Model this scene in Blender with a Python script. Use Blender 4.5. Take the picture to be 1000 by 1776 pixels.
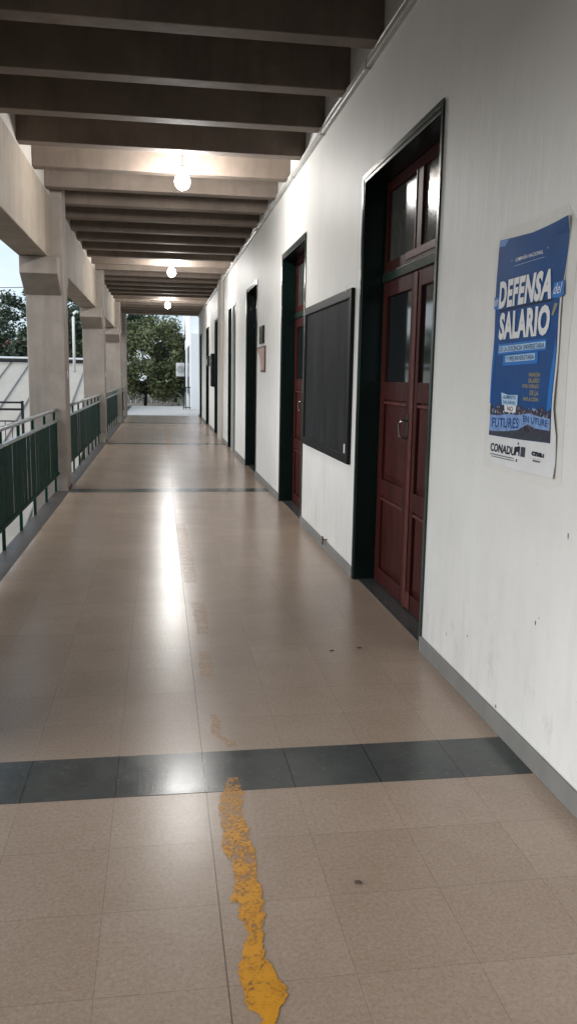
import bpy, bmesh, math, random
from mathutils import Vector, Matrix
random.seed(7)
S = bpy.context.scene
for o in list(bpy.data.objects): bpy.data.objects.remove(o, do_unlink=True)
COL = S.collection

# ------------------------------------------------------------------ camera
cam_d = bpy.data.cameras.new('camera'); cam = bpy.data.objects.new('camera', cam_d); COL.objects.link(cam)
R_ = Vector((0.988, -0.151, 0.017)); U_ = Vector((0.008, 0.161, 0.987)); F_ = Vector((0.152, 0.975, -0.161))
F_.normalize(); R_ = (R_ - F_ * R_.dot(F_)).normalized(); U_ = R_.cross(F_)
cam.matrix_world = Matrix(((R_.x, U_.x, -F_.x, 0), (R_.y, U_.y, -F_.y, 0), (R_.z, U_.z, -F_.z, 1.5), (0, 0, 0, 1)))
cam_d.sensor_fit = 'VERTICAL'; cam_d.sensor_height = 24; cam_d.lens = 1440.6 / 1776 * 24
cam_d.clip_end = 2000; cam_d.clip_start = 0.05
S.camera = cam

# ------------------------------------------------------------------ world, sun, exposure
SUN_EL, SUN_AZ = math.radians(24), math.radians(-106)        # azimuth measured from +Y, negative = towards -X (open side)
w = bpy.data.worlds.new("World"); S.world = w; w.use_nodes = True
nt = w.node_tree; nt.nodes.clear()
sky = nt.nodes.new('ShaderNodeTexSky'); sky.sky_type = 'NISHITA'; sky.sun_disc = False
sky.sun_elevation = SUN_EL; sky.sun_rotation = SUN_AZ; sky.dust_density = 1.0; sky.ozone_density = 1.0
hs = nt.nodes.new('ShaderNodeHueSaturation'); hs.inputs['Saturation'].default_value = 0.78
bg = nt.nodes.new('ShaderNodeBackground'); bg.inputs['Strength'].default_value = 0.118
ow = nt.nodes.new('ShaderNodeOutputWorld')
nt.links.new(sky.outputs[0], hs.inputs['Color']); # thin dusk cloud over most of the sky evens out the bright horizon
tcw = nt.nodes.new('ShaderNodeTexCoord'); mpw = nt.nodes.new('ShaderNodeMapping'); mpw.inputs['Scale'].default_value = (1, 1, 3.2)
nzw = nt.nodes.new('ShaderNodeTexNoise'); nzw.inputs['Scale'].default_value = 2.6; nzw.inputs['Detail'].default_value = 6; nzw.inputs['Roughness'].default_value = .58
crw = nt.nodes.new('ShaderNodeValToRGB'); crw.color_ramp.elements[0].position = .36; crw.color_ramp.elements[0].color = (1.02, 1.34, 1.68, 1); crw.color_ramp.elements[1].position = .64; crw.color_ramp.elements[1].color = (1.72, 1.90, 2.02, 1)
mxw = nt.nodes.new('ShaderNodeMix'); mxw.data_type = 'RGBA'; mxw.inputs[0].default_value = .92
nt.links.new(tcw.outputs['Generated'], mpw.inputs[0]); nt.links.new(mpw.outputs[0], nzw.inputs['Vector']); nt.links.new(nzw.outputs['Fac'], crw.inputs[0])
nt.links.new(hs.outputs[0], mxw.inputs[6]); nt.links.new(crw.outputs[0], mxw.inputs[7]); nt.links.new(mxw.outputs[2], bg.inputs['Color']); nt.links.new(bg.outputs[0], ow.inputs[0])
sd = bpy.data.lights.new('sun', 'SUN'); sd.energy = 0.55; sd.angle = math.radians(55); sd.color = (1, .98, .95)
sun = bpy.data.objects.new('sun', sd); COL.objects.link(sun)
sdir = Vector((math.sin(SUN_AZ) * math.cos(SUN_EL), math.cos(SUN_AZ) * math.cos(SUN_EL), math.sin(SUN_EL)))
sun.rotation_euler = sdir.to_track_quat('Z', 'Y').to_euler()
S.view_settings.view_transform = 'Standard'; S.view_settings.look = 'None'; S.view_settings.gamma = 1
S.view_settings.exposure = 2.16
LAMP = 104.0
try:
    S.cycles.max_bounces = 8; S.cycles.diffuse_bounces = 5; S.cycles.sample_clamp_indirect = 6
except Exception: pass

# ------------------------------------------------------------------ material helpers
class N:
    def __init__(s, name):
        s.m = bpy.data.materials.new(name); s.m.use_nodes = True; s.t = s.m.node_tree
        s.b = s.t.nodes['Principled BSDF']
    def n(s, ty, **k):
        x = s.t.nodes.new(ty)
        for a, v in k.items(): setattr(x, a, v)
        return x
    def l(s, a, b): s.t.links.new(a, b)
    def co(s, scale=(1, 1, 1)):
        tc = s.n('ShaderNodeTexCoord'); mp = s.n('ShaderNodeMapping'); mp.inputs['Scale'].default_value = scale
        g = s.n('ShaderNodeNewGeometry'); s.l(g.outputs['Position'], mp.inputs[0]); return mp.outputs[0]
    def noise(s, sc, det=4, rough=.55, scale=(1, 1, 1)):
        x = s.n('ShaderNodeTexNoise'); x.inputs['Scale'].default_value = sc; x.inputs['Detail'].default_value = det
        x.inputs['Roughness'].default_value = rough; s.l(s.co(scale), x.inputs['Vector']); return x.outputs['Fac']
    def ramp(s, f, stops):
        r = s.n('ShaderNodeValToRGB'); e = r.color_ramp.elements
        while len(e) < len(stops): e.new(.5)
        for i, (p, c) in enumerate(stops):
            e[i].position = p; e[i].color = (c if len(c) == 4 else (*c, 1)) if isinstance(c, tuple) else (c, c, c, 1)
        s.l(f, r.inputs[0]); return r.outputs[0]
    def mix(s, f, a, b, mode='MIX'):
        x = s.n('ShaderNodeMix', data_type='RGBA', blend_type=mode)
        for sock, v in ((x.inputs[0], f), (x.inputs[6], a), (x.inputs[7], b)):
            if hasattr(v, 'is_linked'): s.l(v, sock)
            elif isinstance(v, tuple): sock.default_value = (*v, 1)[:4]
            else: sock.default_value = v
        return x.outputs[2]
    def math(s, op, a, b=None, c=None):
        x = s.n('ShaderNodeMath', operation=op)
        for i, v in enumerate((a, b, c)):
            if v is None: continue
            if hasattr(v, 'is_linked'): s.l(v, x.inputs[i])
            else: x.inputs[i].default_value = v
        return x.outputs[0]
    def bump(s, h, st, dist=.01):
        b = s.n('ShaderNodeBump'); b.inputs['Strength'].default_value = st; b.inputs['Distance'].default_value = dist
        s.l(h, b.inputs['Height']); s.l(b.outputs[0], s.b.inputs['Normal'])
    def set(s, **k):
        for a, v in k.items():
            i = s.b.inputs[a.replace('_', ' ')]
            if hasattr(v, 'is_linked'): s.l(v, i)
            elif isinstance(v, tuple): i.default_value = (*v, 1)[:4]
            else: i.default_value = v

def simple(name, c, rough=.6, var=.15, nsc=6, bump=.0, bsc=60, metal=0, scale=(1, 1, 1), spec=.5):
    m = N(name); f = m.noise(nsc, 5, .6, scale)
    lo = tuple(x * (1 - var) for x in c); hi = tuple(min(1, x * (1 + var)) for x in c)
    m.set(Base_Color=m.ramp(f, [(.3, lo), (.7, hi)]), Roughness=rough, Metallic=metal)
    m.b.inputs['Specular IOR Level'].default_value = spec
    if bump: m.bump(m.noise(bsc, 4), bump)
    return m.m

def mat_wall():
    m = N('white wall paint')
    big = m.noise(1.1, 5, .6)
    streak = m.noise(1.0, 5, .6, (9, 9, .55))
    c = m.ramp(big, [(.3, (.66, .65, .63)), (.7, (.73, .72, .70))])
    c = m.mix(m.ramp(streak, [(.45, .0), (.85, .14)]), c, (.55, .545, .52))
    # scuffed, rubbed lower part
    g = m.n('ShaderNodeNewGeometry'); sp = m.n('ShaderNodeSeparateXYZ'); m.l(g.outputs['Position'], sp.inputs[0])
    z = sp.outputs['Z']; low = m.math('MULTIPLY', m.ramp(m.noise(2.6, 6, .65, (1, 1, .5)), [(.42, 0.), (.62, 1.)]),
               m.ramp(m.math('MULTIPLY', z, .5), [(.3, .75), (.75, .08)]))
    c = m.mix(m.math('MULTIPLY', low, .5), c, (.80, .80, .78))
    dirt = m.math('MULTIPLY', m.ramp(m.noise(7, 7, .7, (1, 1, .8)), [(.56, 0.), (.72, 1.)]), m.ramp(m.math('MULTIPLY', z, .5), [(.02, .8), (.35, .05)]))
    c = m.mix(m.math('MULTIPLY', dirt, .6), c, (.38, .36, .33))
    sm = m.math('MULTIPLY', m.ramp(m.noise(1.0, 6, .7, (11, 11, 1.1)), [(.46, 0.), (.72, 1.)]), m.math('MULTIPLY', m.ramp(m.noise(1.9, 3), [(.42, .1), (.6, 1.)]), m.ramp(m.math('MULTIPLY', z, .5), [(.05, .5), (.62, .0)])))
    c = m.mix(sm, c, (.47, .465, .45))
    pat = m.math('MULTIPLY', m.ramp(m.noise(3.4, 5, .75), [(.55, 0.), (.63, 1.)]), .25)
    c = m.mix(pat, c, (.76, .74, .69))
    spk = m.ramp(m.noise(55, 2, .5, (1, 1, .6)), [(.76, 0.), (.80, 1.)])
    c = m.mix(m.math('MULTIPLY', spk, .6), c, (.25, .23, .21))
    m.set(Base_Color=c, Roughness=.55); m.b.inputs['Specular IOR Level'].default_value = .35
    h = m.math('ADD', m.noise(5, 5, .6, (1, 1, .3)), m.math('MULTIPLY', m.noise(120, 3), .12))
    m.bump(h, .3, .02); return m.m

def mat_floor():
    m = N('polished terrazzo tile')
    g = m.n('ShaderNodeNewGeometry'); sp = m.n('ShaderNodeSeparateXYZ'); m.l(g.outputs['Position'], sp.inputs[0])
    T = .3275
    u = m.math('DIVIDE', m.math('SUBTRACT', sp.outputs['X'], .157), T); v = m.math('DIVIDE', m.math('SUBTRACT', sp.outputs['Y'], 2.83), T)
    iu = m.math('FLOOR', u); iv = m.math('FLOOR', v)
    fu = m.math('ABSOLUTE', m.math('SUBTRACT', m.math('FRACT', u), .5)); fv = m.math('ABSOLUTE', m.math('SUBTRACT', m.math('FRACT', v), .5))
    edge = m.math('MAXIMUM', fu, fv)
    joint = m.math('GREATER_THAN', edge, .495)
    main = m.math('LESS_THAN', m.math('ABSOLUTE', m.math('SUBTRACT', sp.outputs['X'], .157)), .0019)   # the wide open joint down the middle
    cb = m.n('ShaderNodeCombineXYZ'); m.l(iu, cb.inputs[0]); m.l(iv, cb.inputs[1])
    wn = m.n('ShaderNodeTexWhiteNoise', noise_dimensions='3D'); m.l(cb.outputs[0], wn.inputs['Vector'])
    c = m.ramp(m.noise(1.3, 5, .6), [(.3, (.362, .278, .216)), (.7, (.432, .338, .268))])
    c = m.mix(m.ramp(wn.outputs['Value'], [(0., 0.), (1., .28)]), c, (.27, .195, .14))
    c = m.mix(m.ramp(m.noise(75, 3, .7), [(.35, .38), (.65, 0.)]), c, (.21, .135, .088))
    c = m.mix(m.ramp(m.noise(6, 6, .7), [(.45, 0.), (.8, .3)]), c, (.26, .175, .12))
    vo = m.n('ShaderNodeTexVoronoi'); vo.inputs['Scale'].default_value = 170; m.l(m.co(), vo.inputs['Vector'])
    chip = m.ramp(vo.outputs['Distance'], [(.0, 1.), (.35, 0.)])
    sel = m.math('GREATER_THAN', m.noise(90, 2), .53)
    c = m.mix(m.math('MULTIPLY', m.math('MULTIPLY', chip, sel), .75), c, (.13, .09, .065))
    c = m.mix(m.math('MULTIPLY', m.ramp(m.noise(130, 2), [(.6, 0.), (.7, 1.)]), .35), c, (.48, .42, .36))
    c = m.mix(m.math('MULTIPLY', joint, .28), c, (.10, .075, .06))
    c = m.mix(m.math('MULTIPLY', main, .6), c, (.05, .04, .035))
    rr = m.math('ADD', m.ramp(m.noise(2.2, 6, .65), [(.3, .225), (.7, .256)]), m.math('MULTIPLY', wn.outputs['Value'], .012))
    m.set(Base_Color=c, Roughness=rr); m.b.inputs['Specular IOR Level'].default_value = .30
    # every tile lies a hair off level
    h = m.math('ADD', m.math('MULTIPLY', m.math('MAXIMUM', joint, main), -.15), m.math('MULTIPLY', m.noise(75, 5, .7), .42))
    h = m.math('ADD', h, m.math('MULTIPLY', m.noise(4.5, 2), .7))
    m.bump(h, .22, .004); return m.m

def mat_band():
    m = N('dark granite tile')
    c = m.ramp(m.noise(3, 6, .65), [(.3, (.040, .045, .043)), (.7, (.078, .084, .080))])
    c = m.mix(m.ramp(m.noise(40, 5, .7), [(.58, 0.), (.7, .5)]), c, (.15, .155, .15))
    g = m.n('ShaderNodeNewGeometry'); sp = m.n('ShaderNodeSeparateXYZ'); m.l(g.outputs['Position'], sp.inputs[0])
    u = m.math('ABSOLUTE', m.math('SUBTRACT', m.math('FRACT', m.math('DIVIDE', m.math('SUBTRACT', sp.outputs['X'], .157), .3275)), .5))
    j = m.math('GREATER_THAN', u, .492)
    c = m.mix(m.math('MULTIPLY', j, .7), c, (.01, .01, .01))
    m.set(Base_Color=c, Roughness=m.ramp(m.noise(5, 6, .65), [(.3, .16), (.7, .255)]))
    m.b.inputs['Specular IOR Level'].default_value = .32; m.bump(m.math('ADD', m.math('MULTIPLY', j, -.15), m.noise(75, 5)), .08, .004); return m.m

def mat_concrete(name, c, var=.18, stain=.35, rough=.75):
    m = N(name)
    k = m.ramp(m.noise(1.7, 6, .6), [(.3, tuple(x * (1 - var) for x in c)), (.7, tuple(x * (1 + var) for x in c))])
    k = m.mix(m.ramp(m.noise(1.0, 6, .65, (7, 7, .6)), [(.5, 0.), (.78, stain)]), k, tuple(x * .5 for x in c))
    k = m.mix(m.ramp(m.noise(3.1, 6, .75), [(.54, 0.), (.62, stain * .45)]), k, tuple(x * .62 for x in c))
    k = m.mix(m.ramp(m.noise(22, 4, .6), [(.66, 0.), (.76, .4)]), k, tuple(x * .55 for x in c))
    m.set(Base_Color=k, Roughness=rough)
    m.bump(m.math('ADD', m.noise(9, 5, .6, (1, 1, .4)), m.math('MULTIPLY', m.noise(90, 3), .25)), .35, .012); return m.m

def mat_emit(name, c, st):
    m = N(name); m.set(Base_Color=c, Emission_Color=c); m.b.inputs['Emission Strength'].default_value = st; return m.m

def mat_leaf(name, a, b, c2):
    m = N(name); g = m.n('ShaderNodeNewGeometry')
    k = m.ramp(g.outputs['Random Per Island'], [(0., a), (.5, b), (1., c2)])
    k = m.mix(m.ramp(m.noise(.9, 3), [(.35, .55), (.65, 0.)]), k, tuple(x * .55 for x in a))
    m.set(Base_Color=k, Roughness=.6)
    m.b.inputs['Specular IOR Level'].default_value = .25
    return m.m

def mat_yellow():
    m = N('worn yellow paint')
    g = m.n('ShaderNodeNewGeometry'); sp = m.n('ShaderNodeSeparateXYZ'); m.l(g.outputs['Position'], sp.inputs[0])
    c = m.ramp(m.noise(14, 5, .6), [(.3, (.52, .215, .005)), (.7, (.66, .29, .006))])
    c = m.mix(m.ramp(m.noise(60, 5, .65), [(.62, 0.), (.75, .3)]), c, (.36, .18, .03))
    m.set(Base_Color=c, Roughness=.4)
    # paint survives in flakes; the farther patches are worn almost through
    k = m.math('ADD', m.math('MULTIPLY', m.noise(95, 7, .8), .6), m.math('MULTIPLY', m.noise(14, 6, .75), .4))
    wear = m.ramp(m.math('DIVIDE', m.math('SUBTRACT', sp.outputs['Y'], 1.7), 4.0), [(0., .40), (.1, .42), (.2, .455), (.3, .465), (1., .475)])
    al = m.math('MULTIPLY', m.math('SUBTRACT', k, wear), 14.)
    al = m.math('MINIMUM', m.math('MAXIMUM', al, 0.), m.ramp(m.math('DIVIDE', m.math('SUBTRACT', sp.outputs['Y'], 1.7), 4.0), [(0., 1.), (.2, .95), (.4, .4), (1., .22)]))
    m.set(Alpha=al); return m.m

def mat_roofmetal():
    m = N('painted sheet metal'); c = m.ramp(m.noise(.5, 5, .6, (1, .2, 1)), [(.3, (.42, .37, .31)), (.7, (.52, .46, .39))])
    c = m.mix(m.ramp(m.noise(3, 6, .7, (1, .25, 1)), [(.55, 0.), (.75, .4)]), c, (.27, .24, .2))
    m.set(Base_Color=c, Roughness=.5); return m.m

def mat_slate():
    m = N('blackboard slate'); c = m.ramp(m.noise(2.4, 5, .6, (1, 1.5, .5)), [(.3, (.009, .010, .011)), (.7, (.019, .020, .022))])
    c = m.mix(m.ramp(m.noise(1.6, 7, .75, (1, 3.5, .8)), [(.5, 0.), (.75, .5)]), c, (.045, .046, .048))
    m.set(Base_Color=c, Roughness=.7); m.b.inputs['Specular IOR Level'].default_value = .12; return m.m

M = dict(
 wall=mat_wall(), floor=mat_floor(), band=mat_band(),
 joist=mat_concrete('painted joist concrete', (.185, .146, .118), .22, .5),
 joist2=mat_concrete('painted beam concrete', (.32, .268, .215), stain=.45),
 column=mat_concrete('painted column concrete', (.30, .262, .230), stain=.5),
 slab=mat_concrete('ceiling concrete', (.2, .18, .16)),
 infill=mat_concrete('pale infill plaster', (.50, .47, .43), .08, .2),
 skirt=mat_concrete('cement skirting', (.19, .185, .175), .15, .3, .6),
 pave=mat_concrete('pale paving', (.52, .50, .48), .1, .2),
 earth=mat_concrete('dry earth', (.17, .15, .12), .2, .2),
 conduit=simple('cable trunking', (.42, .42, .40), .35, .12),
 green=simple('dark green gloss paint', (.003, .011, .009), .25, .3, 5, .05, 40, spec=.35),
 green2=simple('green gloss trim', (.012, .030, .022), .25, .3, 7, .08, 50),
 red=simple('oxblood gloss paint', (.046, .0105, .0085), .5, .35, 4, .15, 30, scale=(3, 3, .5), spec=.12),
 red2=simple('worn red brown paint', (.095, .026, .020), .5, .35, 14, .1, 30, spec=.2),
 whitepaint=simple('white gloss paint', (.62, .63, .62), .35, .06),
 glass=simple('dark pane glass', (.012, .014, .016), .06, .2, spec=.9),
 frost=simple('dusty pane glass', (.085, .09, .085), .12, .35, 3, .12, 8, spec=.5),
 black=simple('black iron', (.012, .012, .013), .4),
 steel=simple('door hardware steel', (.5, .5, .48), .25, .2, metal=1),
 slate=mat_slate(),
 bframe=simple('blackboard frame', (.007, .007, .008), .5, .2, spec=.15),
 paper=simple('poster paper', (.66, .66, .67), .6, .05, spec=.2),
 pblue=simple('poster blue', (.014, .068, .225), .6, .12, 6, spec=.15),
 plight=simple('poster light blue', (.008, .15, .50), .42, .1, spec=.15),
 ppale=simple('poster pale blue', (.42, .58, .74), .6, .06, spec=.15),
 pwhite=simple('poster white ink', (.72, .72, .74), .6, .04, spec=.15),
 pgold=simple('poster gold ink', (.30, .27, .16), .6, .08, spec=.15),
 pdark=simple('poster dark ink', (.014, .018, .035), .6, .2, spec=.15),
 pasph=simple('poster grey ink', (.045, .052, .07), .6, .25, 40, spec=.15),
 pcrowd=simple('poster crowd ink', (.05, .045, .07), .6, .9, 90, spec=.15),
 pbanner=simple('poster banner ink', (.19, .30, .55), .6, .35, 50, spec=.15),
 tape=simple('yellowed paper residue', (.68, .665, .63), .6, .05, spec=.2),
 pink=simple('faded card', (.42, .28, .24), .6, .15),
 brown=simple('card edge brown', (.10, .05, .035), .6, .2),
 rail=simple('bottle green railing paint', (.004, .030, .022), .6, .3, 5, spec=.08),
 railtop=simple('railing steel', (.28, .32, .34), .3, .2, metal=.6),
 roof=mat_roofmetal(), seam=simple('roof seam', (.2, .19, .17), .5), white=simple('white render', (.86, .88, .90), .7, .03),
 plastic=simple('white plastic', (.7, .71, .7), .4, .03), wingl=simple('bluish window', (.03, .06, .11), .1),
 bark=simple('bark', (.045, .036, .028), .85, .3, 12), rust=simple('rusty brown', (.11, .045, .03), .7, .3, 40),
 leaf_a=mat_leaf('olive leaves', (.11, .135, .07), (.16, .185, .09), (.24, .26, .13)),
 leaf_b=mat_leaf('dark leaves', (.05, .072, .052), (.07, .10, .068), (.11, .145, .085)),
 leaf_c=mat_leaf('blue green leaves', (.07, .10, .08), (.10, .14, .11), (.15, .19, .14)),
 leaf_dry=simple('dead leaf', (.05, .035, .02), .7), yellow=mat_yellow(), edging=mat_concrete('worn dark edging', (.055, .046, .040), .3, .3, .5), redroof=simple('red roof sheet', (.25, .085, .06), .6, .2),
 bulb=mat_emit('lit bulb glass', (1, .985, .955), 120.0),
)

# ------------------------------------------------------------------ mesh helpers
class MB:
    def __init__(s): s.v = []; s.f = []; s.mi = []
    def box(s, x0, x1, y0, y1, z0, z1, mi=0):
        b = len(s.v); s.v += [(x, y, z) for z in (z0, z1) for y in (y0, y1) for x in (x0, x1)]
        for f in ((0, 2, 3, 1), (4, 5, 7, 6), (0, 1, 5, 4), (2, 6, 7, 3), (0, 4, 6, 2), (1, 3, 7, 5)):
            s.f.append([b + i for i in f]); s.mi.append(mi)
        return s
    def poly(s, pts, mi=0):
        b = len(s.v); s.v += [tuple(p) for p in pts]; s.f.append(list(range(b, b + len(pts)))); s.mi.append(mi); return s
    def prism(s, pts, d, mi=0):      # pts: 3D polygon, d: extrusion vector
        n = len(pts); b = len(s.v); d = Vector(d)
        s.v += [tuple(p) for p in pts] + [tuple(Vector(p) + d) for p in pts]
        s.f.append([b + i for i in range(n)]); s.f.append([b + n + i for i in reversed(range(n))])
        for i in range(n): s.f.append([b + i, b + n + i, b + n + (i + 1) % n, b + (i + 1) % n])
        s.mi += [mi] * (n + 2); return s
    def tube(s, pts, r, n=8, mi=0, cap=True):
        pts = [Vector(p) for p in pts]; rs = r if isinstance(r, (list, tuple)) else [r] * len(pts)
        b = len(s.v)
        for i, p in enumerate(pts):
            d = (pts[min(i + 1, len(pts) - 1)] - pts[max(i - 1, 0)]).normalized()
            a = Vector((0, 0, 1)) if abs(d.z) < .9 else Vector((1, 0, 0))
            x = d.cross(a).normalized(); y = d.cross(x)
            for k in range(n):
                t = 2 * math.pi * k / n; s.v.append(tuple(p + (x * math.cos(t) + y * math.sin(t)) * rs[i]))
        for i in range(len(pts) - 1):
            for k in range(n):
                s.f.append([b + i * n + k, b + i * n + (k + 1) % n, b + (i + 1) * n + (k + 1) % n, b + (i + 1) * n + k]); s.mi.append(mi)
        if cap:
            s.f.append([b + k for k in range(n)]); s.f.append([b + (len(pts) - 1) * n + k for k in reversed(range(n))]); s.mi += [mi, mi]
        return s
    def build(s, name, mats, parent=None, bevel=0, smooth=False):
        me = bpy.data.meshes.new(name); me.from_pydata(s.v, [], s.f)
        mats = mats if isinstance(mats, (list, tuple)) else [mats]
        for m in mats: me.materials.append(M[m] if isinstance(m, str) else m)
        me.polygons.foreach_set('material_index', s.mi)
        if smooth: me.polygons.foreach_set('use_smooth', [True] * len(me.polygons))
        bm = bmesh.new(); bm.from_mesh(me); bmesh.ops.recalc_face_normals(bm, faces=bm.faces); bm.to_mesh(me); bm.free()
        o = bpy.data.objects.new(name, me); COL.objects.link(o)
        if parent: o.parent = parent
        if bevel:
            bv = o.modifiers.new('bevel', 'BEVEL'); bv.width = bevel; bv.segments = 2; bv.limit_method = 'ANGLE'
        return o
def tag(o, label=None, cat=None, group=None, kind=None):
    if label: o['label'] = label
    if cat: o['category'] = cat
    if group: o['group'] = group
    if kind: o['kind'] = kind
    return o
def thing(name, label, cat, loc=(0, 0, 0), group=None):
    o = bpy.data.objects.new(name, None); COL.objects.link(o); o.location = loc; o.empty_display_size = .2
    return tag(o, label, cat, group)
def copy_tree(o, parent=None):
    c = o.copy(); COL.objects.link(c); c.parent = parent
    for ch in list(o.children): copy_tree(ch, c)
    return c
def struct(o, label=None): return tag(o, label, None, None, 'structure')

W = 1.432; XL = -1.145; YB = -4.2; YE = 31.2; ZJ = 3.63
ORD = ['first', 'second', 'third', 'fourth', 'fifth', 'sixth', 'seventh', 'eighth', 'ninth', 'tenth', 'eleventh', 'twelfth', 'thirteenth',
       'fourteenth', 'fifteenth', 'sixteenth', 'seventeenth', 'eighteenth', 'nineteenth', 'twentieth', 'twenty-first', 'twenty-second',
       'twenty-third', 'twenty-fourth', 'twenty-fifth', 'twenty-sixth', 'twenty-seventh', 'twenty-eighth', 'twenty-ninth', 'thirtieth',
       'thirty-first', 'thirty-second', 'thirty-third', 'thirty-fourth', 'thirty-fifth', 'thirty-sixth']

# ------------------------------------------------------------------ setting: floors, ground
struct(MB().box(XL, W + .19, YB, YE, -.25, 0).build('floor', 'floor'), 'polished beige terrazzo tile floor of the open corridor')
bands = MB()
for y in (2.83, 10.74, 18.2, 26.1): bands.box(XL + .001, W - .017, y, y + .3275, .0, .0014)
struct(bands.build('floor_bands', 'band'), 'dark granite strips laid across the terrazzo floor')
struct(MB().box(-1.325, XL, YB, YE, -.25, -.003).build('floor_edge', 'edging'), 'dark stone edging under the railings')
struct(MB().box(-1.3, 6, YE, 41, -.3, -.02).build('terrace', 'pave'), 'pale paved terrace beyond the corridor end')
struct(MB().box(-30, 60, 41, 140, -6, -.35).build('raised_ground', 'earth'), 'dry ground behind the terrace')
struct(MB().poly([(-400, -200, -6), (400, -200, -6), (400, 600, -6), (-400, 600, -6)]).build('ground', 'earth'), 'ground far below the upper floor corridor')

# yellow worn line
YL = [(3.532,.211,.246),(3.432,.21,.249),(3.314,.207,.241),(3.252,.253,.294),(3.192,.256,.296)], \
     [(2.929,.249,.275),(2.885,.237,.288),(2.834,.224,.287),(2.811,.206,.289),(2.722,.191,.276),(2.629,.193,.271),(2.57,.192,.284),(2.514,.192,.282),(2.447,.187,.289),(2.38,.207,.286),(2.317,.22,.286),(2.26,.208,.285),(2.216,.194,.294),(2.179,.187,.286),(2.171,.213,.289),(2.129,.212,.285),(2.088,.215,.275),(2.047,.224,.268),(2.001,.216,.259),(1.975,.21,.255),(1.941,.195,.266),(1.907,.189,.277),(1.866,.185,.283),(1.826,.19,.297),(1.786,.194,.294),(1.763,.2,.282),(1.745,.228,.27),(1.68,.215,.262),(1.6,.2,.28),(1.4,.2,.28)], \
     [(8.4,.15,.25),(5.9,.17,.27)], [(5.4,.19,.28),(5.2,.2,.29),(4.95,.205,.285),(4.7,.2,.27)], [(4.4,.2,.26),(4.0,.19,.25)], [(24,.15,.27),(17,.16,.27)]
yb = MB()
rnd = random.Random(3)
for seg in YL:
    fine = []; q1 = q2 = 0
    for i in range(len(seg) - 1):
        a, b = seg[i], seg[i + 1]; n = max(1, min(60, int((a[0] - b[0]) / .006)))
        for k in range(n):
            t = k / n; j = .0045; q1, q2 = (.7 * q1 + rnd.uniform(-.0045, .0045), .7 * q2 + rnd.uniform(-.0045, .0045))
            fine.append((a[0] + (b[0] - a[0]) * t, a[1] + (b[1] - a[1]) * t + q1 + rnd.uniform(-j, j) * .6, a[2] + (b[2] - a[2]) * t + q2 + rnd.uniform(-j, j) * .6))
    for a, b in zip(fine, fine[1:]):
        yb.poly([(a[1], a[0], .0022), (a[2], a[0], .0022), (b[2], b[0], .0022), (b[1], b[0], .0022)])
struct(yb.build('painted_line', 'yellow'), 'worn yellow line painted along the floor')
# flakes lying on the floor
for (x, y, s, lab) in ((.578, 2.224, .016, 'small crumpled dead leaf on the near floor tiles'), (.93, 4.331, .02, 'thin dark scrap on the floor, nearer the middle, before the first door'),
                       (1.096, 4.364, .024, 'thin dark scrap on the floor closest to the first door')):
    d = MB(); k = 9; rr = [s * random.uniform(.55, 1) for _ in range(k)]
    fl = 1 if s < .018 else .35
    top = [(x + rr[i] * math.cos(6.283 * i / k), y + fl * rr[i] * math.sin(6.283 * i / k), .002 + random.uniform(0, .005)) for i in range(k)]
    for i in range(k): d.poly([(x, y, .009), top[i], top[(i + 1) % k]]); d.poly([(x, y, .001), top[(i + 1) % k], top[i]])
    tag(d.build('dead_leaf', 'leaf_dry'), lab, 'leaf', 'scraps on the floor')

# ------------------------------------------------------------------ corridor wall with doorways
DOORS = [(4.30, 5.98), (8.33, 9.93), (12.48, 14.0), (16.08, 17.66), (20.6, 22.05), (24.7, 26.15), (28.85, 30.2)]
HD = 2.885; WT = .19
wb = MB(); y = YB
for a, b in DOORS:
    wb.box(W, W + WT, y, a, 0, 4.3); wb.box(W, W + WT, a, b, HD, 4.3); y = b
wb.box(W, W + WT, y, YE, 0, 4.3)
wall = tag(wb.build('corridor_wall', 'wall'), 'long off white plastered wall with a row of doorways along the corridor', 'wall')
sk = MB(); y = YB
for a, b in DOORS: sk.box(W - .016, W - .001, y, a - .004, 0, .085); y = b + .004
sk.box(W - .016, W - .001, y, YE, 0, .085); sk.build('skirting', 'skirt', wall, .003)
pl = MB(); pl.box(W - .06, W - .001, 19.15, 20.15, 0, 4.25); pl.build('pilaster', 'infill', wall, .006)
# rooms behind (closed and dark)
rb = MB(); rb.box(W + WT + .001, 6, YB, YE, -.25, -.02); rb.box(5.9, 6, YB, YE, -.02, 4.3); rb.box(W + WT + .001, 5.9, YB, YB + .15, -.02, 4.3); rb.box(W + WT + .001, 5.9, YE - .15, YE, -.02, 4.3)
rb.build('room_shell', 'infill', wall)
# flaked plaster spots
for (yy, zz, r) in ((2.928, .574, .012), (2.719, .956, .016), (2.90, .60, .007), (3.25, .10, .014), (6.6, .2, .012), (7.024, .14, .014), (3.62, .3, .01), (1.9, .35, .014), (3.9, .22, .009), (2.62, .80, .008)):
    k = 8; MBs = MB().poly([(W - .0015, yy + r * random.uniform(.3, 1) * math.cos(6.283 * i / k) * .5, zz + r * random.uniform(.4, 1) * math.sin(6.283 * i / k)) for i in range(k)])
    MBs.build('flaked_spot', 'brown', wall)
nb = MB().tube([(W - .001, 6.98, .10), (W - .035, 6.98, .10)], .006).box(W - .045, W - .035, 6.965, 6.995, .06, .13)
tag(nb.build('door_stop', 'brown'), 'small brown stop fixed low on the wall below the blackboard', 'door stop')

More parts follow.
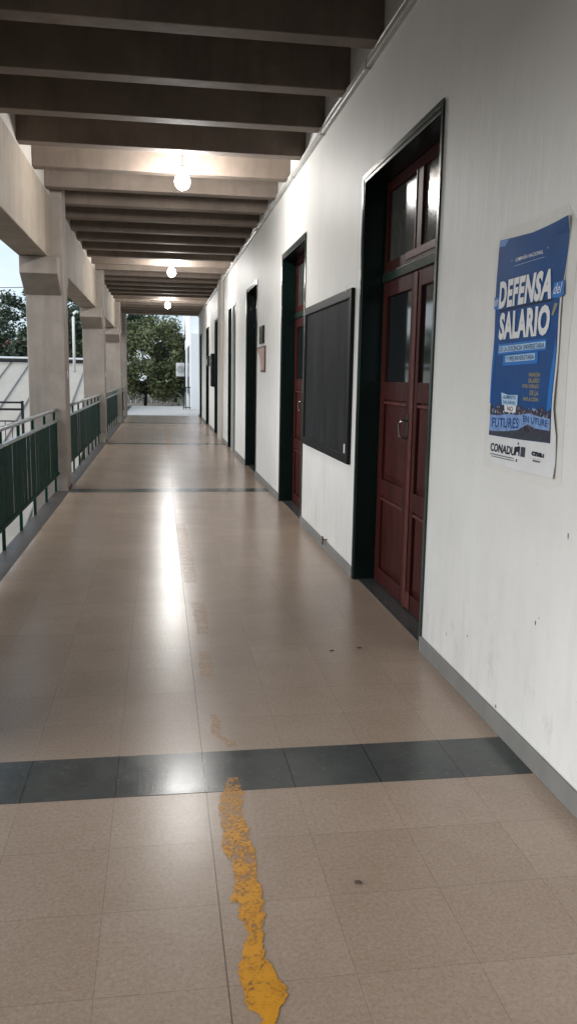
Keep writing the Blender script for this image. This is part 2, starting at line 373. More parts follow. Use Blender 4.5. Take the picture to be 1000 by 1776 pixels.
# ------------------------------------------------------------------ doors
def door(a, b, label, style='red'):
    L = b - a; t = thing('classroom_door', label, 'door', (W, a, 0), 'classroom doors along the corridor wall')
    dp = .17            # depth of leaf plane behind wall face
    def bx(x0, x1, y0, y1, z0, z1, mi=0): fr.box(x0, x1, y0, y1, z0, z1, mi)
    fr = MB()
    bx(-.006, .15, .002, .04, .0, HD - .002); bx(-.006, .15, L - .04, L - .002, 0, HD - .002); bx(-.0055, .15, .041, L - .041, HD - .045, HD - .002)
    bx(.15, .19, .002, .06, 0, HD - .003); bx(.15, .19, L - .06, L - .002, 0, HD - .003)
    f = fr.build('door_frame', 'green', t, .004)
    fr = MB(); fr.box(-.012, -.0065, -.012, .018, 0, HD + .012); fr.box(-.012, -.0065, L - .018, L + .012, 0, HD + .012); fr.box(-.012, -.0065, .0185, L - .0185, HD - .02, HD + .012)
    fr.build('edge_trim', 'green2', f, .0015)
    white = style == 'white'
    MB().box(.135, .185, .061, L - .061, 2.165, 2.225).build('transom_bar', 'whitepaint' if white else 'green2', t, .004)
    MB().box(.03, .17, .041, L - .041, .0, .006).build('threshold', 'band', t)
    wood = 'red' if style == 'red' else 'green'
    mid = L / 2
    # transom light: red frame with two panes and a mullion
    tr = MB(); z0, z1 = 2.226, HD - .046
    tr.box(.15, .185, .061, .13, z0, z1); tr.box(.15, .185, L - .13, L - .061, z0, z1)
    tr.box(.15, .185, .1305, L - .1305, z0, z0 + .075); tr.box(.15, .185, .1305, L - .1305, z1 - .07, z1)
    tr.box(.146, .185, mid - .06, mid + .06, z0 + .0755, z1 - .0705)
    tw = tr.build('transom_window', wood, t, .003)
    MB().box(.166, .172, .131, mid - .0605, z0 + .076, z1 - .071).build('pane', 'frost', tw)
    MB().box(.166, .172, mid + .0605, L - .131, z0 + .076, z1 - .071).build('pane', 'frost', tw)
    MB().box(.140, .1455, mid + .045, mid + .060, z0 + .0755, z1 - .0705).build('bead', 'red2' if style == 'red' else 'whitepaint', tw)
    MB().box(.1445, .1495, .14, mid + .25, z0 + .03, z0 + .0755).build('worn_rail', 'red2' if style == 'red' else 'green2', tw)
    if white:
        MB().box(-.004, .05, mid - .045, mid + .045, 0, HD - .046).build('centre_post', 'whitepaint', t, .004)
    # two leaves
    for side, (y0, y1) in enumerate(((.061, mid - .002), (mid + .002, L - .061))):
        lf = MB(); s = .10; zb, zt = .012, 2.164; x0, x1 = .148, .185
        lf.box(x0, x1, y0, y0 + s, zb, zt); lf.box(x0, x1, y1 - s, y1, zb, zt)
        for r0, r1 in ((zb, .12), (.66, .78), (1.35, 1.475), (2.06, zt)): lf.box(x0, x1, y0 + s + .0005, y1 - s - .0005, r0, r1)
        leaf = lf.build('door_leaf', wood, t, .004)
        for p0, p1 in ((.12, .66), (.78, 1.35)):
            p = MB(); yy0, yy1 = y0 + s + .001, y1 - s - .001; g = .045
            p.box(.170, .180, yy0, yy1, p0 + .0005, p1 - .0005)
            A = [(.1695, yy0 + .008, p0 + .01), (.1695, yy1 - .008, p0 + .01), (.1695, yy1 - .008, p1 - .01), (.1695, yy0 + .008, p1 - .01)]
            B = [(.158, yy0 + g, p0 + g), (.158, yy1 - g, p0 + g), (.158, yy1 - g, p1 - g), (.158, yy0 + g, p1 - g)]
            p.poly(B)
            for i in range(4): p.poly([A[i], A[(i + 1) % 4], B[(i + 1) % 4], B[i]])
            p.build('panel', wood, leaf)
            MB().box(.1475, .1570, yy0 + .01, yy1 - .01, p1 - .03, p1 - .012).build('moulding', 'red2' if style == 'red' else 'green2', leaf, .002)
        MB().box(.166, .172, y0 + s + .001, y1 - s - .001, 1.476, 2.059).build('glass', 'glass', leaf)
        if side == 0:
            MB().box(.1415, .1475, y1 - .035, y1 + .03, zb, zt - .01).build('meeting_strip', 'red2' if style == 'red' else 'green2', leaf, .002)
            MB().box(.142, .1475, y1 - .12, y1 - .04, zb + .01, .13).build('kick_block', 'red2' if style == 'red' else 'green2', leaf, .002)
        else:
            yh = y0 + .07
            hp = MB().box(.143, .1475, yh - .02, yh + .02, 1.10, 1.27); hp_o = hp.build('lock_plate', 'black', leaf, .002)
            MB().tube([(.143, yh, 1.23), (.10, yh, 1.23), (.095, yh + .015, 1.20), (.10, yh + .01, 1.13), (.143, yh, 1.12)], .009, 8).build('handle', 'steel', leaf, smooth=True)
    return t
styles = ['red', 'red', 'red', 'white', 'green', 'green', 'green']
labs = ['nearest recessed door, dark red double leaves in a dark green frame, beside the blue poster',
        'recessed red door in a green frame just past the far edge of the blackboard',
        'dark doorway beside the small pinkish card on the wall',
        'doorway split by a pale upright post and crossbar, just before the pilaster',
        'dark narrow doorway just past the pilaster, with a dark board jutting beside it',
        'dark doorway second from the far end of the corridor, beside a small green sign',
        'dark doorway at the very far end of the corridor wall']
for (a, b), s, l in zip(DOORS, styles, labs): door(a, b, l, s)

# ------------------------------------------------------------------ conduit along the wall top
def conduit(y0, y1, x, label):
    t = thing('cable_conduit', label, 'conduit', (0, 0, 0), 'cable conduits along the wall top')
    MB().box(x - .035, x - .001, y0, y1, 3.575, 3.625).build('trunking', 'conduit', t, .006)
    c = MB(); c.tube([(x - .02 + .004 * math.sin(i * 1.7), y0 + (y1 - y0) * i / 60, 3.638 + .006 * math.sin(i * .9)) for i in range(61)], .011, 6)
    c.build('cable', 'plastic', t, smooth=True)
    for i in range(int((y1 - y0) / 1.6)):
        yy = y0 + .5 + i * 1.6; MB().box(x - .04, x - .001, yy, yy + .02, 3.568, 3.632).build('clip', 'conduit', t)
    return t
conduit(YB, 19.14, W, 'grey cable trunking running along the wall top over the near doors')
conduit(20.16, YE, W, 'grey cable trunking along the wall top beyond the pilaster')

# ------------------------------------------------------------------ joists, beams, columns, slab
struct(MB().box(-2.4, 6, YB, YE, 4.3, 4.5).build('ceiling', 'slab'), 'concrete roof slab over the corridor')
joist_me = None; yj = 9.46 - .972 * 12; k = 0; first = None
near = 0
while yj < YE - .3:
    if yj > YB:
        n = int(round((yj - (9.46 - .972 * 5)) / .972))
        if first is None:
            first = MB().box(-1.30, W, 0, .16, ZJ, 4.299).build('ceiling_joist', 'joist', None, .006); o = first
        else: o = first.copy(); COL.objects.link(o)
        o.location = (0, yj, 0)
        if yj < 4.4: lab = f'ceiling joist overhead behind the top edge of the photo, {ORD[int(k)]} from the near end'
        else: lab = f'{ORD[n]} concrete ceiling joist counted from the top of the photo'
        if abs(yj - 9.46) < .1: lab = 'brightly lit concrete ceiling joist just behind the nearest bulb'
        tag(o, lab, 'ceiling joist', 'concrete ceiling joists'); k += 1
    yj += .972
tag(MB().box(-1.30, W, YE - .2, YE, ZJ - .02, 4.299).build('end_beam', 'joist2', None, .006), 'concrete beam across the far open end of the corridor', 'beam')
tag(MB().box(-1.42, -1.301, YB, YE, ZJ - .03, 4.299).build('infill_wall', 'infill'), 'pale plaster infill between the joist ends above the left edge beam', 'wall')

COLY = [-4.65, 3.1, 10.9, 18.62, 26.35]
ct = None
collab = ['column behind the camera', 'column beside the camera, out of frame', 'tan concrete column nearest the camera, at the end of the nearest railing',
          'second tan concrete column, between the near and middle railings', 'third concrete column, beside the farthest railing']
def make_col():
    t = thing('concrete_column', '', 'column', (0, 0, 0), 'concrete columns on the open side')
    MB().box(-1.62, -1.165, 0, .45, -6, ZJ + .62).build('shaft', 'column', t, .012)
    # corbels on both faces, sloped underside
    for s in (0, 1):
        y0, y1 = (-.001, -.38) if s == 0 else (.451, .83)
        pts = [(-1.628, y0, 2.44), (-1.628, y1, 2.66), (-1.628, y1, 2.86), (-1.628, y0, 2.86)]
        MB().prism(pts, (.44, 0, 0)).build('corbel', 'column', t, .008)
    b = MB().box(-1.164, -1.156, .16, .23, 1.42, 1.52); b.build('socket_plate', 'plastic', t, .003)
    st = MB().box(-1.175, -1.163, .02, .43, -.003, .05); st.build('base_edge', 'rust', t, .003)
    return t
ct = make_col()
for i, y in enumerate(COLY):
    o = ct if i == 0 else copy_tree(ct)
    o.location = (0, y, 0); o['label'] = collab[i]
tag(MB().box(-1.62, -1.165, YE - .35, YE + .1, -6, 4.29).build('end_column', 'column', None, .012), 'last tan concrete column at the far open end of the corridor', 'column', 'concrete columns on the open side')
bl = ['edge beam behind the camera', 'deep tan edge beam above the nearest railing, upper left', 'tan edge beam between the nearest and second columns', 'tan edge beam between the second and third columns', 'tan edge beam at the far end past the third column']
ys = COLY + [YE - .35]
for i in range(5):
    b = MB().box(-1.64, -1.30, ys[i] + .45, ys[i + 1], 2.862, ZJ - .004)
    tag(b.build('edge_beam', 'joist2', None, .01), bl[i], 'beam', 'edge beams on the open side')

# ------------------------------------------------------------------ railings
def railing(y0, y1, label):
    t = thing('railing', label, 'railing', (-1.285, y0, 0), 'green railings between the columns'); L = y1 - y0
    MB().tube([(0, 0, 1.035), (0, L, 1.035)], .021, 10).build('top_rail', 'railtop', t, smooth=True)
    MB().box(-.018, .018, 0, L, .885, .912).build('middle_rail', 'railtop', t, .003)
    MB().box(-.018, .018, 0, L, .215, .240).build('bottom_rail', 'rail', t, .003)
    p = MB(); n = int(L / .058)
    for i in range(n):
        y = (i + .5) * L / n; dx = random.uniform(-.002, .002); p.box(dx, dx + .003, y - .0225, y + .0225, .2405, .8845)
    p.build('slat_panel', 'rail', t)
    n = max(2, int(round(L / .9)))
    for i in range(n + 1):
        y = .03 + (L - .06) * i / n; MB().box(-.045, -.019, y - .018, y + .018, -.12, 1.03).build('post', 'rail', t, .003)
    return t
railing(3.56, 10.89, 'dark green slatted railing nearest the camera at the left edge')
railing(11.36, 18.61, 'dark green slatted railing between the first and second columns in view')
railing(19.08, 26.34, 'green slatted railing between the second and third columns, mostly hidden')
railing(26.81, 30.8, 'bluish green slatted railing at the far end of the corridor')

# ------------------------------------------------------------------ lamps
def bulb(y, label):
    t = thing('hanging_bulb', label, 'lamp', (.25, y, ZJ + .6), 'bare bulbs hanging from the corridor ceiling')
    MB().tube([(0, 0, .06), (0, 0, -.60)], .005, 6).build('cord', 'black', t)
    MB().tube([(0, 0, .07), (0, 0, .02)], .045, 12).build('ceiling_rose', 'plastic', t, smooth=True)
    MB().tube([(0, 0, -.60), (0, 0, -.612), (0, 0, -.66), (0, 0, -.672)], [.018, .024, .024, .02], 12).build('socket', 'plastic', t, smooth=True)
    pts = [(-.672, .02), (-.69, .045), (-.72, .068), (-.76, .078), (-.80, .072), (-.83, .05), (-.845, .02), (-.848, .002)]
    MB().tube([(0, 0, a) for a, _ in pts], [r for _, r in pts], 16).build('bulb', 'bulb', t, smooth=True)
    return t
bulb(9.08, 'nearest lit bare bulb hanging between the ceiling joists')
bulb(16.95, 'middle lit bare bulb hanging below the joists')
bulb(24.95, 'farthest lit bare bulb near the open end of the corridor')
def strength(v): M['bulb'].node_tree.nodes['Principled BSDF'].inputs['Emission Strength'].default_value = v
strength(LAMP)

# ------------------------------------------------------------------ things on the wall
t = thing('blackboard', 'large black chalkboard in a dark frame on the white wall between the two red doors', 'chalkboard', (W, 6.16, .845))
A, B = 2.03, 1.31
fb = MB().box(-.032, -.002, 0, A, 0, .07).box(-.032, -.002, 0, A, B - .07, B).box(-.032, -.002, 0, .07, .0702, B - .0702).box(-.032, -.002, A - .07, A, .0702, B - .0702)
fb.build('frame', 'bframe', t, .004)
MB().box(-.02, -.003, .0705, A - .0705, .0705, B - .0705).build('writing_surface', 'slate', t)
MB().box(-.0335, -.0325, .075, .115, .08, .15).build('sticker', 'plastic', t)
MB().box(-.036, -.032, .17, .18, B - .02, B + .03).build('hook', 'plastic', t)

t = thing('notice_frame', 'small dark framed notice on the wall above the pinkish card', 'sign', (W, 11.6, 1.95))
MB().box(-.025, -.002, 0, .42, 0, .24).build('frame', 'bframe', t, .003); MB().box(-.0265, -.0255, .04, .38, .03, .21).build('notice_sheet', 'frost', t)
# pinkish card with a concave lower far edge
cp = [(11.42, 1.91), (12.38, 1.905), (12.30, 1.86), (12.15, 1.83), (12.02, 1.79), (11.93, 1.73), (11.88, 1.65), (11.86, 1.555), (11.42, 1.553)]
t = thing('wall_card', 'pinkish card shape with one curved edge on the wall by the third doorway', 'notice', (W, 0, 0))
MB().prism([(-.018, y, z) for y, z in cp], (.016, 0, 0)).build('backing', 'brown', t)
cy, cz = 11.8, 1.76
MB().prism([(-.0205, cy + (y - cy) * .9, cz + (z - cz) * .86) for y, z in cp], (.0022, 0, 0)).build('face', 'pink', t)
t = thing('wall_sign', 'small dark board jutting from the wall beside the doorway past the pilaster', 'sign', (W, 22.2, 1.2))
MB().box(-.075, -.002, 0, .6, 0, .86).build('board', 'bframe', t, .004); MB().box(-.0775, -.0755, .1, .5, .3, .7).build('sheet', 'frost', t)
t = thing('wall_sign', 'small pale green sign on the wall between the last doorways', 'sign', (W, 24.2, 1.75))
MB().box(-.09, -.002, 0, .3, 0, .3).build('board', 'green2', t, .004); MB().box(-.092, -.0905, .05, .25, .05, .2).build('sheet', 'plastic', t)

# ------------------------------------------------------------------ poster
PY, PX = 3.49, W
def wav(u, v):        # how far the paper stands off the wall
    return .0085 + .0035 * math.sin(u * 9 + v * 6) + .0025 * math.sin(v * 17 + 1 + u * 3) + .012 * max(0, (v - 2.02) / .06) * max(0, (u - .45) / .2) + .006 * max(0, (1.2 - v) / .06) * max(0, (u - .35) / .25)
def P(u, v, off): return (PX - wav(u, v) - off, PY - u, v)
poster = thing('poster', 'blue and white union poster pasted on the wall right of the nearest red door', 'poster', (0, 0, 0))
def sheet(name, outline, off, mat, parent=None, cell=.02):
    bm = bmesh.new(); vs = [bm.verts.new((u, v, 0)) for u, v in outline]; bm.faces.new(vs)
    bmesh.ops.triangulate(bm, faces=bm.faces[:])
    us = [p[0] for p in outline]; vv = [p[1] for p in outline]
    for ax, lo, hi in ((0, min(us), max(us)), (1, min(vv), max(vv))):
        x = math.ceil(lo / cell + .001) * cell
        while x < hi:
            co = (x, 0, 0) if ax == 0 else (0, x, 0); no = (1, 0, 0) if ax == 0 else (0, 1, 0)
            bmesh.ops.bisect_plane(bm, geom=bm.verts[:] + bm.edges[:] + bm.faces[:], plane_co=co, plane_no=no); x += cell
    for v in bm.verts: v.co = P(v.co.x, v.co.y, off)
    me = bpy.data.meshes.new(name); bm.to_mesh(me); bm.free(); me.materials.append(M[mat])
    o = bpy.data.objects.new(name, me); COL.objects.link(o); o.parent = parent or poster; return o
def flat_sheet(name, outline, mat):
    return MB().prism([(PX - .0006, PY - u, v) for u, v in outline], (-.0006, 0, 0)).build(name, mat, poster)
def text(name, s, u0, u1, v0, v1, off, mat, bold=0, shear=0, parent=None, slope=0):
    cu = bpy.data.curves.new(name, 'FONT'); cu.body = s; cu.offset = bold; cu.resolution_u = 3; cu.shear = shear; cu.space_character = 1.0 + bold * 1.6
    ob = bpy.data.objects.new(name, cu); COL.objects.link(ob)
    bpy.context.view_layer.update()
    me = bpy.data.meshes.new_from_object(ob.evaluated_get(bpy.context.evaluated_depsgraph_get()))
    bpy.data.objects.remove(ob); me.name = name
    xs = [v.co.x for v in me.vertices]; yy = [v.co.y for v in me.vertices]
    a, b, c, d = min(xs), max(xs), min(yy), max(yy)
    for v in me.vertices:
        tu = (v.co.x - a) / (b - a); tv = (v.co.y - c) / (d - c)
        u = u0 + (u1 - u0) * tu; z = v0 + (v1 - v0) * tv + slope * (tu - .5)
        v.co = P(u, z, off)
    me.materials.clear(); me.materials.append(M[mat])
    o = bpy.data.objects.new(name, me); COL.objects.link(o); o.parent = parent or poster; return o
ghost = flat_sheet('old_paper', [(-.05, 1.12), (.60, 1.10), (.69, 1.13), (.675, 1.6), (.70, 2.02), (.6, 2.12), (.3, 2.115), (.08, 2.12), (-.03, 2.07), (-.045, 1.5)], 'tape')
base = sheet('white_paper', [(.045, 1.150), (.30, 1.140), (.647, 1.146), (.645, 1.30), (.615, 1.40), (.612, 1.8), (.643, 2.079), (.49, 2.078), (.335, 2.071), (.16, 2.079), (.0, 2.088), (-.004, 2.05), (-.014, 1.7), (.012, 1.27), (.035, 1.2)], -.001, 'paper')
blue = sheet('blue_print', [(.020, 1.263), (.335, 1.265), (.599, 1.272), (.603, 1.40), (.600, 1.56), (.600, 1.80), (.614, 1.87), (.638, 2.074), (.496, 2.070), (.335, 2.064), (.164, 2.072), (.018, 2.082), (.005, 2.04), (.0, 1.75), (.012, 1.5), (.02, 1.37)], 0, 'pblue')
sheet('cyan_edge', [(.566, 1.39), (.600, 1.39), (.600, 1.54), (.597, 1.62), (.590, 1.66), (.572, 1.54)], .0010, 'plight')
sheet('cyan_edge', [(.012, 1.40), (.026, 1.40), (.030, 1.60), (.018, 1.66)], .0010, 'plight')
sheet('cyan_edge', [(.012, 2.055), (.08, 2.05), (.12, 2.073), (.018, 2.080)], .0010, 'plight')
text('heading', 'CAMPAÑA NACIONAL', .197, .436, 1.972, 1.990, .0012, 'pwhite', .01)
sheet('heading_rule', [(.19, 1.955), (.45, 1.957), (.45, 1.9585), (.19, 1.9565)], .0012, 'ppale')
sheet('heading_dot', [(.155, 1.978), (.165, 1.978), (.165, 1.984), (.155, 1.984)], .0012, 'pgold'); sheet('heading_dot', [(.468, 1.985), (.478, 1.985), (.478, 1.991), (.468, 1.991)], .0012, 'pgold')
sheet('title_shadow', [(.052, 1.785), (.548, 1.790), (.543, 1.797), (.05, 1.792)], .0012, 'pdark')
text('title', 'DEFENSA', .043, .538, 1.797, 1.909, .0022, 'pwhite', .048, .12)
text('title', 'SALARIO', .053, .540, 1.667, 1.780, .0022, 'pwhite', .048, .12)
en = sheet('brush_stroke', [(-.008, 1.80), (.046, 1.795), (.046, 1.845), (-.006, 1.85)], .0012, 'plight'); text('brush_word', 'en', .0, .036, 1.812, 1.838, .0020, 'pwhite', .0, .3, en)
de = sheet('brush_stroke', [(.541, 1.812), (.545, 1.80), (.60, 1.797), (.630, 1.805), (.624, 1.857), (.55, 1.853)], .0012, 'plight'); text('brush_word', 'del', .552, .612, 1.812, 1.850, .0020, 'pwhite', .0, .3, de)
sheet('gold_mark', [(.549, 1.738), (.562, 1.737), (.593, 1.777), (.568, 1.781)], .0012, 'pgold')
hl = sheet('highlight', [(.058, 1.606), (.52, 1.614), (.52, 1.654), (.056, 1.650)], .0012, 'plight')
sheet('highlight', [(.118, 1.559), (.456, 1.566), (.452, 1.611), (.116, 1.603)], .0011, 'plight')
sheet('strip', [(.067, 1.615), (.513, 1.621), (.513, 1.646), (.067, 1.641)], .0018, 'ppale'); sheet('strip', [(.143, 1.574), (.43, 1.579), (.428, 1.605), (.141, 1.600)], .0018, 'ppale')
text('subtitle', 'DE LA DOCENCIA UNIVERSITARIA', .073, .507, 1.620, 1.640, .0024, 'pblue', .02, slope=.004)
text('subtitle', 'Y PREUNIVERSITARIA', .15, .422, 1.580, 1.599, .0024, 'pblue', .02, slope=.004)
for s, a, v in (('NINGÚN', .385, 1.515), ('SALARIO', .385, 1.491), ('POR DEBAJO', .332, 1.467), ('DE LA', .405, 1.444), ('INFLACIÓN', .345, 1.421)):
    text('gold_text', s, a, .487, v, v + .019, .0012, 'pgold', .03)
# crowd photograph at the bottom of the print
sheet('street', [(.021, 1.2645), (.335, 1.2665), (.598, 1.2735), (.600, 1.335), (.02, 1.335)], .0010, 'pasph')
top = [(.60 - .58 * i / 40, 1.375 + .022 * random.random() + (.012 if i % 5 == 0 else 0)) for i in range(41)]
sheet('crowd', [(.02, 1.30), (.60, 1.30)] + top, .0014, 'pcrowd')
for i in range(60):
    u = .03 + .56 * random.random(); v = 1.362 + .03 * random.random(); s = random.uniform(.0025, .005)
    sheet('raised_hand', [(u - s, v - s), (u + s, v - s), (u + s * .6, v + s * 1.6), (u - s * .5, v + s)], .0018, ('ppale', 'pink', 'pasph', 'pbanner')[i % 4], cell=.1)
ban = sheet('banner', [(.022, 1.283), (.10, 1.284), (.20, 1.291), (.30, 1.302), (.39, 1.330), (.47, 1.318), (.598, 1.318), (.599, 1.362), (.50, 1.366), (.40, 1.374), (.30, 1.362), (.20, 1.362), (.1, 1.352), (.022, 1.352)], .0022, 'pbanner')
text('banner_text', 'FUTURES', .05, .31, 1.303, 1.345, .0028, 'pblue', .02, parent=ban, slope=.01)
text('banner_text', 'EN UTURE', .35, .58, 1.334, 1.360, .0028, 'pblue', .02, parent=ban, slope=-.008)
pc = sheet('placard', [(.142, 1.398), (.29, 1.398), (.293, 1.442), (.20, 1.440), (.130, 1.449)], .0022, 'ppale')
text('placard_text', 'AUMENTO', .15, .275, 1.423, 1.438, .0028, 'pblue', .02, parent=pc); text('placard_text', 'SALARIAL', .152, .275, 1.403, 1.417, .0028, 'pblue', .01, parent=pc)
sheet('placard', [(.17, 1.37), (.275, 1.37), (.28, 1.3975), (.165, 1.3975)], .0022, 'pwhite'); text('placard_text', 'NO', .195, .25, 1.374, 1.394, .0028, 'pcrowd', .02)
# logos on the white strip
text('logo_text', 'CONADU', .052, .29, 1.196, 1.232, .0008, 'pdark', .03)
lg = MB()
hm = sheet('logo_figure', [(.290, 1.198), (.300, 1.198), (.302, 1.214), (.322, 1.214), (.322, 1.199), (.332, 1.199), (.332, 1.238), (.322, 1.238), (.322, 1.222), (.300, 1.222), (.298, 1.234), (.290, 1.234)], .0008, 'pdark')
for v in (1.180, 1.248): sheet('logo_dot', [(.308, v - .005), (.318, v - .005), (.318, v + .005), (.308, v + .005)], .0008, 'pdark', hm)
sheet('logo_block', [(.341, 1.199), (.379, 1.199), (.379, 1.238), (.341, 1.238)], .0008, 'pasph')
text('logo_text', 'cna', .438, .535, 1.212, 1.230, .0008, 'pdark', .06)
sheet('logo_dot', [(.539, 1.213), (.549, 1.213), (.549, 1.228), (.539, 1.228)], .0008, 'pasph')
for (a, b, v, h) in ((.055, .29, 1.183, .004), (.075, .29, 1.174, .0035), (.445, .53, 1.201, .0012), (.455, .52, 1.191, .006)):
    x = a
    while x < b:
        w_ = random.uniform(.006, .02); sheet('small_print', [(x, v), (min(b, x + w_), v), (min(b, x + w_), v + h), (x, v + h)], .0008, 'pasph', cell=.5); x += w_ + .004

# ------------------------------------------------------------------ outside, left: roof, railing, pipe, cable
t = thing('metal_roof_building', 'low building with a long pale standing seam metal roof seen past the left railings', 'building')
SL = .225; RY, RZ = 40.0, 2.1
def rz(y): return RZ - SL * (RY - y)
MB().prism([(-34, 14, rz(14)), (-34, RY, RZ), (-34, RY + 12, rz(14) + 2), (-34, RY + 12, rz(14) + 1.8), (-34, RY, RZ - .15), (-34, 14, rz(14) - .15)], (31.6, 0, 0)).build('roof', 'roof', t)
sm = MB(); x = -33.6
while x < -2.45:
    sm.prism([(x, 14, rz(14) + .001), (x, RY, RZ + .001), (x, RY, RZ + .055), (x, 14, rz(14) + .055)], (.035, 0, 0)); x += .82
s_ = sm.build('roof_seams', 'seam', t)
MB().box(-34, -2.4, RY - .2, RY + .2, RZ + .0, RZ + .08).build('ridge_cap', 'white', t)
MB().box(-33.5, -2.6, 14.3, 51, -6, rz(14) - .16).build('wall', 'infill', t)
MB().box(-34, -2.4, 38.9, 38.96, rz(38.9) + .056, rz(38.9) + .2).build('snow_bar', 'black', t)
tag(MB().tube([(-3.63, 37.5, rz(37.5)), (-3.63, 37.5, 3.85), (-3.60, 37.5, 4.02), (-3.50, 37.5, 4.09), (-3.42, 37.5, 4.05)], .06, 10).build('vent_pipe', 'plastic', smooth=True), 'tall white pipe with a bent top standing on the metal roof', 'pipe')
t = thing('walkway_railing', 'black iron railing of another walkway seen over the nearest green railing', 'railing')
rl = MB()
for z, h in ((.78, .045), (.62, .05), (.36, .03)): rl.box(-9, -3.15, 19.98, 20.02, z, z + h)
rl.build('rail_bars', 'black', t); 
for i in range(8): MB().box(-8.9 + i * .82, -8.84 + i * .82, 20.021, 20.06, -.6, .84).build('post', 'black', t)
MB().box(-9, -3.15, 19.8, 20.8, -.8, -.6).build('walkway_slab', 'pave', t)
ip = MB(); i = 0
while i < 38: ip.box(-8.95 + i * .155, -8.935 + i * .155, 19.99, 20.01, -.6, .36); i += 1
ip.build('balusters', 'black', t)
tag(MB().tube([(-24 + i * 1.1, 50 - i * .3, 6.3 - .35 * math.sin(math.pi * i / 20) - .02 * i) for i in range(21)], .018, 5).build('overhead_cable', 'black'), 'thin overhead cable crossing the sky at the left', 'cable')
t = thing('red_roof_house', 'distant house with a reddish roof behind the left trees', 'house', (0, 0, 0))
MB().box(-22, -11.5, 75, 82, -6, 2.6).build('wall', 'infill', t)
MB().prism([(-22.5, 74.5, 2.601), (-22.5, 82.5, 2.601), (-22.5, 78.5, 4.3)], (11.5, 0, 0)).build('roof', 'redroof', t)
for i in range(4): MB().box(-20.5 + i * 2.4, -19.4 + i * 2.4, 74.95, 74.999, .6, 1.9).build('window', 'wingl', t)

# ------------------------------------------------------------------ trees
def tree(x, y, z0, h, rx, ry, leafm, n, label, seed, leaf=.16, trunk_r=.14, low=.15, limbs=6, nclump=34, spread=1.0):
    rd = random.Random(seed); t = thing('tree', label, 'tree', (x, y, z0), 'trees outside')
    tk = MB(); ht = h * .3
    tk.tube([(0, 0, 0), (.05, 0, ht * .5), (0, .05, ht)], [trunk_r, trunk_r * .8, trunk_r * .65], 9)
    cl = []
    for i in range(nclump):
        a = rd.uniform(0, 6.283); e = rd.uniform(-.9, 1); r = rd.uniform(.45, 1) ** .5
        px, py, pz = rx * r * math.cos(a) * math.sqrt(max(0, 1 - e * e * .8)), ry * r * math.sin(a) * math.sqrt(max(0, 1 - e * e * .8)), h * (low + 1) / 2 + e * h * (1 - low) / 2 * r
        cl.append((px, py, pz, rd.uniform(.16, .34) * min(rx, h * .5) * spread))
    for i in range(limbs):
        c = cl[(i * 5) % len(cl)]
        q = (c[0] * .45 + rd.uniform(-.1, .1), c[1] * .45, ht * .6 + (c[2] - ht * .6) * .55)
        tk.tube([(0, 0, ht * rd.uniform(.25, .9)), q, c[:3]], [trunk_r * .55, trunk_r * .35, trunk_r * .12], 6)
    tk.build('trunk', 'bark', t, smooth=True)
    cr = MB()
    for i in range(n):
        c = cl[rd.randrange(len(cl))]
        d = Vector((rd.gauss(0, 1), rd.gauss(0, 1), rd.gauss(0, .75))); d = d.normalized() * c[3] * rd.uniform(.35, 1.08) if d.length else d
        p = Vector(c[:3]) + d; s = leaf * rd.uniform(.5, 1.2)
        a = Vector((rd.uniform(-1, 1), rd.uniform(-1, 1), rd.uniform(-.6, .6))).normalized(); b = a.cross(Vector((rd.uniform(-1, 1), rd.uniform(-1, 1), rd.uniform(-1, 1)))).normalized()
        cr.poly([p - a * s, p + b * s * .45, p + a * s, p - b * s * .45])
    me = bpy.data.meshes.new('crown'); me.from_pydata(cr.v, [], cr.f); me.materials.append(M[leafm])
    o = bpy.data.objects.new('crown', me); COL.objects.link(o); o.parent = t
    return t
tree(-.8, 47.6, -.35, 4.75, 2.9, 1.7, 'leaf_a', 26000, 'broad olive green tree standing behind the terrace at the corridor end', 11, .12, .10, .05, 9, 120)
tree(-4.2, 60, -.35, 11.5, 4.2, 3, 'leaf_b', 20000, 'tall dark tree rising behind the olive tree at the corridor end', 5, .2, .3, .15, 6, 44)
tree(1.1, 57, -.35, 4.35, 1.7, 1.7, 'leaf_c', 9000, 'rounded blue green tree just left of the far white building', 8, .14, .15, .1, 5, 26)
tree(-6.6, 56, -4, 10.8, 2.9, 2.5, 'leaf_b', 11000, 'dark tree behind the white pipe between the first two columns', 21, .18, .25, .15, 6, 44)
for i, (x, y, h, r, lm, lb) in enumerate(((-15.2, 62, 9.5, 2.6, 'leaf_c', 'hazy green tree at the left edge beyond the metal roof'), (-11.6, 60, 9.0, 2.2, 'leaf_b', 'dark green tree just left of the nearest column beyond the metal roof'),
        (-19.5, 66, 9.9, 3.0, 'leaf_a', 'tree beyond the metal roof, outside the left edge of the photo'), (-9.6, 66, 11.6, 2.6, 'leaf_b', 'dark tree top peeking at the left side of the nearest column'),
        (-13.2, 54, 7.4, 2.4, 'leaf_a', 'low olive green tree right behind the roof ridge at the left'))):
    tree(x, y, -4, h, r, r, lm, 6500, lb, 40 + i, .16, .2, .25, 5, 34)
for i, (x, h) in enumerate(((-5, 5), (4.6, 4.2))):
    tree(x, 56 + i * 8, -.35, h, 2.6, 2.0, 'leaf_a', 6000, ('bushy green tree left of the olive tree behind the terrace', 'green tree hidden behind the far white building')[i], 60 + i, .14, .15, .1, 5, 34)

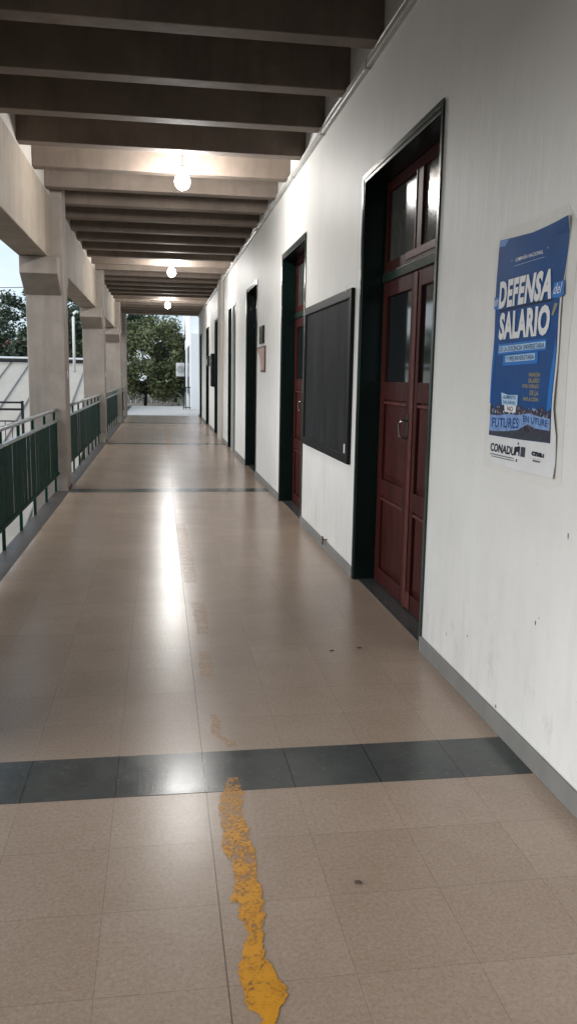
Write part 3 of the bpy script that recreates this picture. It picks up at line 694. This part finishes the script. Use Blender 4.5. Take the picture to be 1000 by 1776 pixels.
# low pale balustrade behind the tree
t = thing('balustrade', 'low pale balustrade behind the trees at the terrace edge', 'fence')
MB().box(-4, 1.2, 50.9, 51.1, .10, .18).build('top_rail', 'infill', t); MB().box(-4, 1.2, 50.85, 51.15, -.349, -.25).build('plinth', 'infill', t)
for i in range(17): MB().tube([(-3.85 + i * .31, 51, -.25), (-3.85 + i * .31, 51, -.12), (-3.85 + i * .31, 51, .0), (-3.85 + i * .31, 51, .10)], [.05, .09, .05, .05], 8).build('baluster', 'infill', t, smooth=True)

# ------------------------------------------------------------------ white building at the far end
t = thing('white_building', 'bright white building at the far right beyond the corridor end', 'building')
MB().box(1.39, 8, 38, 48.5, -.3, 3.32).build('front_block', 'white', t)
MB().box(1.43, 8, 40.5, 52, 3.321, 7).build('upper_block', 'white', t)
for y0, y1 in ((39.0, 40.2), (41.0, 42.2), (44.6, 45.6)):
    wf = MB().box(1.365, 1.389, y0, y1, .5, 2.9).build('window_frame', 'plastic', t); MB().box(1.355, 1.364, y0 + .08, y1 - .08, .6, 2.8).build('pane', 'wingl', wf)
t = thing('air_conditioner', 'white air conditioner unit on the side of the far white building', 'air conditioner', (1.385, 45.3, 1.40))
MB().box(-.50, -.05, 0, .35, 0, .72).build('casing', 'plastic', t, .02); MB().tube([(-.28, -.001, .38), (-.28, -.02, .38)], .2, 20).build('fan_grille', 'conduit', t)
MB().box(-.5, 0, .05, .09, -.06, -.002).box(-.5, 0, .26, .30, -.06, -.002).box(-.05, 0, .05, .30, -.002, .1).build('bracket', 'black', t)
t = thing('end_railing', 'short dark railing beside the far white building', 'railing')
MB().box(1.02, 1.36, 37.4, 37.43, .93, .97).build('top_rail', 'rail', t); MB().box(1.02, 1.36, 37.4, 37.43, .05, .08).build('bottom_rail', 'rail', t)
for x in (1.03, 1.14, 1.29): MB().box(x, x + .035, 37.431, 37.46, -.02, .96).build('post', 'rail', t)

# far wooded edge, one mass
rd = random.Random(99); hb = MB()
for i in range(26000):
    x = rd.uniform(-40, 14); y = 84 + rd.uniform(-2.5, 2.5); top = 2.2 + .9 * math.sin(x * .55) + .8 * math.sin(x * 1.7 + 1)
    z = -.3 + rd.random() ** .8 * (top + .3); s0 = .26 * rd.uniform(.5, 1.2); p = Vector((x, y, z))
    a = Vector((rd.uniform(-1, 1), rd.uniform(-1, 1), rd.uniform(-.6, .6))).normalized(); b = a.cross(Vector((rd.uniform(-1, 1), rd.uniform(-1, 1), rd.uniform(-1, 1)))).normalized()
    hb.poly([p - a * s0, p + b * s0 * .5, p + a * s0, p - b * s0 * .5])
me = bpy.data.meshes.new('far_wood'); me.from_pydata(hb.v, [], hb.f); me.materials.append(M['leaf_b'])
o = bpy.data.objects.new('far_wood', me); COL.objects.link(o)
tag(o, 'dark far off line of woodland behind the trees and roofs', 'woodland', None, 'stuff')
